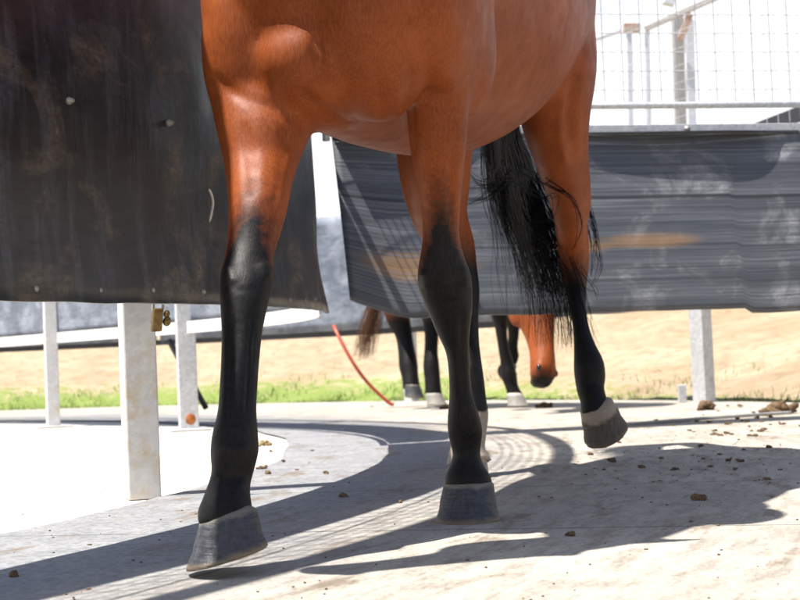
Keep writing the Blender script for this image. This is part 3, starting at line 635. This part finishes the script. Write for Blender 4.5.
pB, cB, exB, eyB = sq_post(fence, 189, 430, .047, .04, 1.9, .25, GALV)
pC, cC, exC, eyC = sq_post(fence, 53.5, 427, .036, .036, 1.9, .35, GALVW)
for (c, ex, ey, s) in ((cB, exB, eyB, .1), (cC, exC, eyC, .1)):
    mb = MB(); mb.box(c + V((0, 0, .004)), ex * s, ey * s, V((0, 0, .004))); mb.build('base_plate', SAND if s > .2 else GALVW, fence, False, .002)
mb = MB(); q = G(188.5, 423) + V((0, -.06, .0)); ax = exB; 
mb.loft([sring(cB - eyB * (.0405 + h) + exB * .006 + V((0, 0, .055)), exB, V((0, 0, 1)), r, r * 1.1, 16) for h, r in ((.0, .026), (.0015, .024))]); mb.build('rust_spot', RUST, pB)
for t in (-56, -40):
    mb = MB(); a_ = math.radians(t); c = rin(t, -.14); ex = V((-math.sin(a_), math.cos(a_), 0)); ey = V((math.cos(a_), math.sin(a_), 0))
    mb.loft([[c + ex * (i * .04) + ey * (j * .04) + V((0, 0, z)) for i, j in ((-1, -1), (1, -1), (1, 1), (-1, 1))] for z in (-.003, .6, 1.95)]); mb.build('post', GALV, fence, False, .004)
# rails: a flat lower band on the far part, a round top rail, the wire mesh between sheet and rail
mb = MB(); A = arci(-.03, 0, 2.0, 110, 90)
mb.loft([[p + (p - RCI).normalized() * o + V((0, 0, z)) for o, z in ((0, .485), (.006, .485), (.006, .545), (0, .545))] for p in A]); mb.build('lower_rail', GALVW, fence, False, .001)
mb = MB(); mb.tube(arci(-.02, 1.92, -62, 110, 120), .032, 10); mb.build('top_rail', GALV, fence)
mb = MB(); mb.tube(arci(-.02, 1.28, -62, 110, 120), .015, 8); mb.build('middle_rail', GALV, fence)
def mesh_arc(R, t0, t1, z0, z1, sp, r):
    mb = MB(); n = int(math.radians(t1 - t0) * R / sp)
    for i in range(n + 1):
        a = math.radians(t0 + (t1 - t0) * i / n); mb.tube([ring(a, R, z0), ring(a, R, z1)], r, 4, False)
    for i in range(1, int((z1 - z0) / sp)):
        mb.tube(arc(R + r * 1.7, z0 + i * sp, t0, t1, int(n / 2)), r, 4, False)
    return mb
mb = MB()
for i in range(int(100 / .7)): t_ = -55 + i * .7; mb.tube([rin(t_, -.02, 1.31), rin(t_, -.02, 1.9)], .0025, 4, False)
for i in range(1, 8): mb.tube(arci(-.015, 1.36 + i * .075, -55, 45, 90), .0025, 4, False)
mb.build('wire_mesh', GALV, fence)

# padlock hung on the near post
pl = thing('padlock', P(157, 330, 3.3), 'brass padlock hanging beside the nearest white post under the black sheet', 'padlock')
pc = P(157, 320, 3.3); ex = V((.94, .33, 0)); ey = V((-.33, .94, 0)); ez = V((.1, 0, .99))
mb = MB(); mb.box(pc, ex * .0125, ey * .011, ez * .028); mb.build('lock_body', BRASS, pl, False, .004)
mb = MB(); mb.tube(curve_pts([pc + ex * -.011 + ez * .02, pc + ex * -.011 + ez * .05, pc + ez * .062, pc + ex * .011 + ez * .05, pc + ex * .011 + ez * .02], 5), .0035, 8); mb.build('shackle', ZINC, pl)
mb = MB(); mb.ell(pc + ex * .024 - ez * .004, (ex * .01, ey * .008, ez * .012)); mb.ell(pc + ex * .022 + ez * .014, (ex * .008, ey * .008, ez * .009)); mb.build('hasp', BRASS, pl)
# dark brace rod leaning behind the second post
rod = MB(); rod.tube([P(169, 340, 7.5), P(187, 374, 7.6), P(206, 408, 7.7)], .016, 10)
tag(rod.build('brace_rod', DARKM), 'thin dark rod slanting down behind the rust spotted post', 'rod')

# ------------------------------------------------------------------ divider behind the near horse
DL, DR = V((-.252, 5.6, 0)), V((2.35, 6.05, 0)); DX = (DR - DL).normalized(); DN = V((DX.y, -DX.x, 0))
div = thing('divider_panel', (DL + DR) / 2, 'hanging grey ribbed rubber divider with wire mesh above, behind the horse tail', 'divider')
DLEN = (DR - DL).length
def div_fn(u, v):
    s = u * DLEN; zb = .475 - .014 * u
    cut = 0.
    s0 = s
    if s < .28: zb += .075 * (1 - s / .28)**1.6                          # the lifted corner
    zb += .006 * noise.noise(V((s * 6, 0, 0))) + (-.018 if s > 1.66 else 0)
    zt = 1.235; z = zb + (zt - zb) * v
    k = 1 - v
    x = s - .0 + (.032 * k * (1 - u)**6)                                  # left edge slants in towards the bottom
    off = .20 * k + .045 * math.exp(-((s - .05) / .2)**2) * k**2 * -1 + .012 * noise.noise(V((s * 1.2, z * 2, 5)))
    return DL + DX * x + DN * off + V((0, 0, z))
sheet('rubber_sheet', div_fn, 90, 30, RUB_DIV, div, .012, DLEN, .77)
mb = MB(); mb.box((DL + DR) / 2 + V((0, 0, 1.232)) + DN * .016, DX * (DLEN / 2), DN * .004, V((0, 0, .02))); mb.build('clamp_bar', GALV, div, False, .002)
prof_f = [(0, .09), (.3, .085), (.45, .045), (.62, .018), (.9, .026), (1.09, .036), (1.4, .048), (1.68, .054), (1.82, .036), (1.9, .012), (2.0, .01)]  # added flap, its width shaped to throw a shadow on the sheet's upper part
pf = cat(prof_f, 4); mb = MB()
mb.loft([[DL + DX * s_ + DN * (.021 + w_ * f_) + V((0, 0, z_ - .004 * f_)) for f_, z_ in ((0, 1.222), (1, 1.219), (1, 1.212), (0, 1.212))] for s_, w_ in pf])
mb.build('shadow_flap', RUB_IN, div, False)
mb = MB(); mb.tube([DL + V((0, 0, 1.335)), DR + V((0, 0, 1.335))], .0145, 10); mb.build('rail', GALV, div)
mb = MB(); mb.tube([DL + V((0, 0, 2.2)), DR + V((0, 0, 2.2))], .02, 10); mb.build('top_rail', GALV, div)
for e in (DL - DX * .02, DR + DX * .02):
    mb = MB(); mb.tube([e + V((0, 0, 1.2)), e + V((0, 0, 2.2))], .016, 8); mb.build('side_tube', GALV, div)
for s in (.35, .95, 1.5, 2.05): bolt(DL + DX * s + DN * .022 + V((0, 0, 1.232)), DN, .012, div)
mb = MB(); n = int(DLEN / .082)
for i in range(9, n + 1): 
    x = DLEN * i / n; mb.tube([DL + DX * x + V((0, 0, 1.35)), DL + DX * x + V((0, 0, 2.2))], .0026, 4, False)
for i in range(10): mb.tube([DL + DX * .8 + DN * .005 + V((0, 0, 1.4 + i * .08)), DR + DN * .005 + V((0, 0, 1.4 + i * .08))], .0026, 4, False)
mb.build('wire_mesh', GALV, div)

# ------------------------------------------------------------------ outer ring fence
of = thing('ring_fence', ring(math.radians(60), R_OUT), 'sheet fence in a painted sky-lit blue grey round the far side of the track', 'fence')
def outer_sheet(t0, t1, zb0, z1):
    def fn(u, v):
        t = t0 + (t1 - t0) * u; zb = zb0 + .008 * noise.noise(V((t * .4, 7, 1))); z = zb + (z1 - zb) * v
        return ring(math.radians(t), R_OUT + .02 * noise.noise(V((t * .2, z * 2, 9))), z)
    sheet('rubber_sheet', fn, 40, 12, RUB_LIT, of, .012, math.radians(t1 - t0) * R_OUT, z1 - zb0)
for i, t0 in enumerate(range(0, 130, 22)): outer_sheet(t0 + .15, t0 + 21.85, .55, 1.44)
mb = MB(); 
mb.loft([[p + (p - RC).normalized() * o + V((0, 0, z)) for o, z in ((.02, .51), (.05, .51), (.05, .555), (.02, .555))] for p in arc(R_OUT, 0, 40, 130, 60)]); mb.build('lower_rail', DARKM, of, False)
for t in (0, 47.3, 68.8, 88, 110):
    a_ = math.radians(t); c = ring(a_, R_OUT + .06); ex = V((-math.sin(a_), math.cos(a_), 0)); ey = V((math.cos(a_), math.sin(a_), 0)); mb = MB()
    mb.loft([[c + ex * (i * .04) + ey * (j * .04) + V((0, 0, z)) for i, j in ((-1, -1), (1, -1), (1, 1), (-1, 1))] for z in (-.1, .6, 1.5)]); mb.build('post', GALV, of, False, .004)
pR, cR, exR, eyR = sq_post(of, 704.5, 403, .042, .05, 1.5, .62, GALV)
mb = MB(); mb.box(cR + V((-.115, .05, .055)), V((.022, 0, 0)), V((0, .02, 0)), V((0, 0, .052))); mb.build('bracket', GALV, of, False, .003)
mesh_arc(R_OUT, 0, 40, 1.46, 3.0, .1, .002).build('wire_mesh', GALV, of)

# ------------------------------------------------------------------ red hose, cable, far shelter
hz = MB(); hz.tube(curve_pts([P(334, 326, 9.6), P(337, 333, 9.5), P(352, 361, 9.4), P(368, 383, 9.4), P(388, 402, 9.4), P(394, 404, 9.4)], 6), .0125, 10)
tag(hz.build('hose', RED), 'orange red hose curving down to the grass behind the track', 'hose')
cb = MB(); cb.tube(curve_pts([G(x, y, .013) for x, y in ((598, 426), (622, 424.5), (690, 419.5), (750, 415), (791, 412.5))], 6), .007, 8)
tag(cb.build('cable', CABLE), 'thin grey cable lying across the far edge of the track at right', 'cable')
shl = thing('open_shelter', P(655, 300, 15), 'pale steel framed shelter standing beyond the mesh at upper right', 'shelter')
D_ = 15.
def bar(pts, w, nm='post', m=GALV):
    mb = MB(); a, b = P(*pts[0]), P(*pts[1]); t = (b - a).normalized(); e = V((0, 1, 0)); s = t.cross(e).normalized(); e = s.cross(t)
    mb.loft([[p + s * i * w + e * j * w for i, j in ((-1, -1), (1, -1), (1, 1), (-1, 1))] for p in (a, b)]); mb.build(nm, m, shl, False, .004)
LG = mat_galv('pale_steel', (.45, .5, .58), (.6, .63, .68), (.5, .42, .36), .0, .62)
bar(((629, 30, D_), (634, 320, D_)), .03, 'post', LG); bar(((647, 28, D_), (653, 320, D_)), .026, 'post', LG); bar(((677, 14, D_ + .3), (686, 320, D_ + .3)), .06, 'post', mat_galv('drab_steel', (.3, .3, .3), (.42, .4, .38)))
bar(((689, 20, D_), (697, 320, D_)), .045, 'post', LG)
bar(((645, 29, D_), (720, -4, D_ - .4)), .03, 'beam', mat_galv('worn_steel', (.35, .33, .33), (.5, .48, .47))); bar(((586, 43, D_), (621, 31, D_)), .018, 'beam'); bar(((623, 28, D_), (640, 28, D_)), .045, 'bracket', mat_galv('rusty_steel', (.4, .35, .31), (.5, .45, .42), (.4, .2, .1), .1, .45))
bar(((668, 5, D_), (674, -20, D_)), .06, 'cap', LG)
bar(((680, 40, D_ - .2), (690, 14, D_ - .2)), .035, 'brace', mat_galv('rust_brown_steel', (.38, .28, .22), (.45, .35, .3), (.35, .15, .07), .1, .45))
lt = thing('lean_to', P(790, 200, 12.5), 'dark sloping roof edge rising behind the divider at far right', 'roof')
mb = MB(); a, b, c, d = P(752, 124, 12), P(796, 107, 12), P(840, 107, 12), P(840, 128, 12)
mb.loft([[p + V((0, y, 0)) for p in (a, b, c, d)] for y in (0, 1.5)]); mb.build('roof', mat_plain('dark_roof', (.04, .045, .06), (.07, .075, .09), .6, 10), lt, False)
mb = MB(); mb.loft([[p + V((0, y, 0)) for p in (P(756, 130, 12.3), P(838, 128, 12.3), P(838, 330, 12.3), P(756, 330, 12.3))] for y in (0, 1.0)]); mb.build('wall', mat_plain('dark_wall', (.06, .065, .07), (.09, .09, .1), .7, 10), lt, False)

# ------------------------------------------------------------------ droppings and crumbs
def clump(c, r, seed, flat=.6):
    mb = MB(); rs = random.Random(seed); n = 4 if r < .02 else 26; sq = rs.uniform(.55, 1.); an = rs.uniform(0, 3.1)
    for i in range(n):
        q = min(1, abs(rs.gauss(0, .45))); a = rs.uniform(0, 6.28); ox, oy = q * r * math.cos(a), q * r * sq * math.sin(a)
        k = r * (rs.uniform(.35, .6) if n < 9 else rs.uniform(.10, .30)); f2 = flat * rs.uniform(.6, 1.); yw = rs.uniform(0, 3.1)
        e1 = V((math.cos(yw), math.sin(yw), rs.uniform(-.4, .4))); e2 = V((-math.sin(yw), math.cos(yw), rs.uniform(-.4, .4)))
        mb.ell(c + V((ox * math.cos(an) - oy * math.sin(an), ox * math.sin(an) + oy * math.cos(an), k * .5 + (1 - q) * r * .28 * (n > 9))), (e1 * k * rs.uniform(.9, 1.7), e2 * k * rs.uniform(.6, 1.), V((0, 0, k * f2))), 8, 6)
    for v in mb.v: v += V((noise.noise(v * 110), noise.noise(v * 110 + V((9, 0, 0))), noise.noise(v * 110 + V((0, 9, 0))))) * min(.009, r * .3)
    return mb
big = [(697, 500, .016, 'dark dropping lying alone on the shaded track nearest the viewer at right'), (571, 536, .011, 'small tan dropping on the shadow below the raised hind hoof'),
       (14, 577, .012, 'dark dropping in the lower left corner of the track'), (707, 410, .075, 'brown dung heap at the foot of the right post'), (778, 414, .09, 'largest brown dung heap at the far right by the cable end'),
       (447, 409, .05, 'brown dung smear beside the far hind hoof'), (545, 408, .06, 'flat brown dung smear in front of the far front hoof'), (265, 446, .035, 'tan dung crumbles just right of the near lifted leg')]
for i, (x, y, r, lb) in enumerate(big):
    tag(clump(G(x, y, .004), r, i, .95).build('dung_heap' if r > .03 else 'dropping', DUNG if x != 265 else STRAW), lb, 'dung')
rs2 = random.Random(3)
sm = [(rs2.gauss(752, 26), rs2.gauss(425, 9)) for _ in range(26)] + [(767, 480), (735, 470), (720, 455), (770, 425), (785, 424), (730, 424), (760, 432), (703, 459), (745, 450), (712, 467), (728, 461), (655, 421), (640, 424), (659, 449), (641, 468), (613, 462), (673, 426), (690, 431), (750, 436), (738, 440), (722, 436), (768, 448), (781, 470), (700, 447), (742, 462), (716, 431), (697, 422), (757, 418), (271, 452), (262, 469), (283, 462), (297, 470), (312, 451), (268, 474), (400, 503), (345, 497), (326, 474), (620, 443), (604, 470), (590, 455), (661, 459), (676, 470)]
for i, (x, y) in enumerate(sm):
    tag(clump(G(x, y, .004), U(.007, .017), 50 + i, .6).build('dropping', DUNG), 'small brown dropping scattered over the track matting', 'dung', 'small droppings scattered on the track')
cm = MB()
for i in range(380):
    if i % 3: p = G(min(820, max(300, random.gauss(690, 80))), min(560, max(408, random.gauss(445, 30))), .005)
    else: p = G(U(0, 800), U(412, 600), .005)
    d = math.hypot(p.x, p.y); k = U(.001, .0026); a = U(0, 6.3); e = V((math.cos(a), math.sin(a), 0)); f = V((-e.y, e.x, 0))
    cm.ell(p, (e * k * U(1, 2.2), f * k, V((0, 0, k * .6))), 5, 4)
tag(cm.build('dung_crumbs', DUNG), 'fine dung crumbs strewn over the track', 'crumbs', kind='stuff')
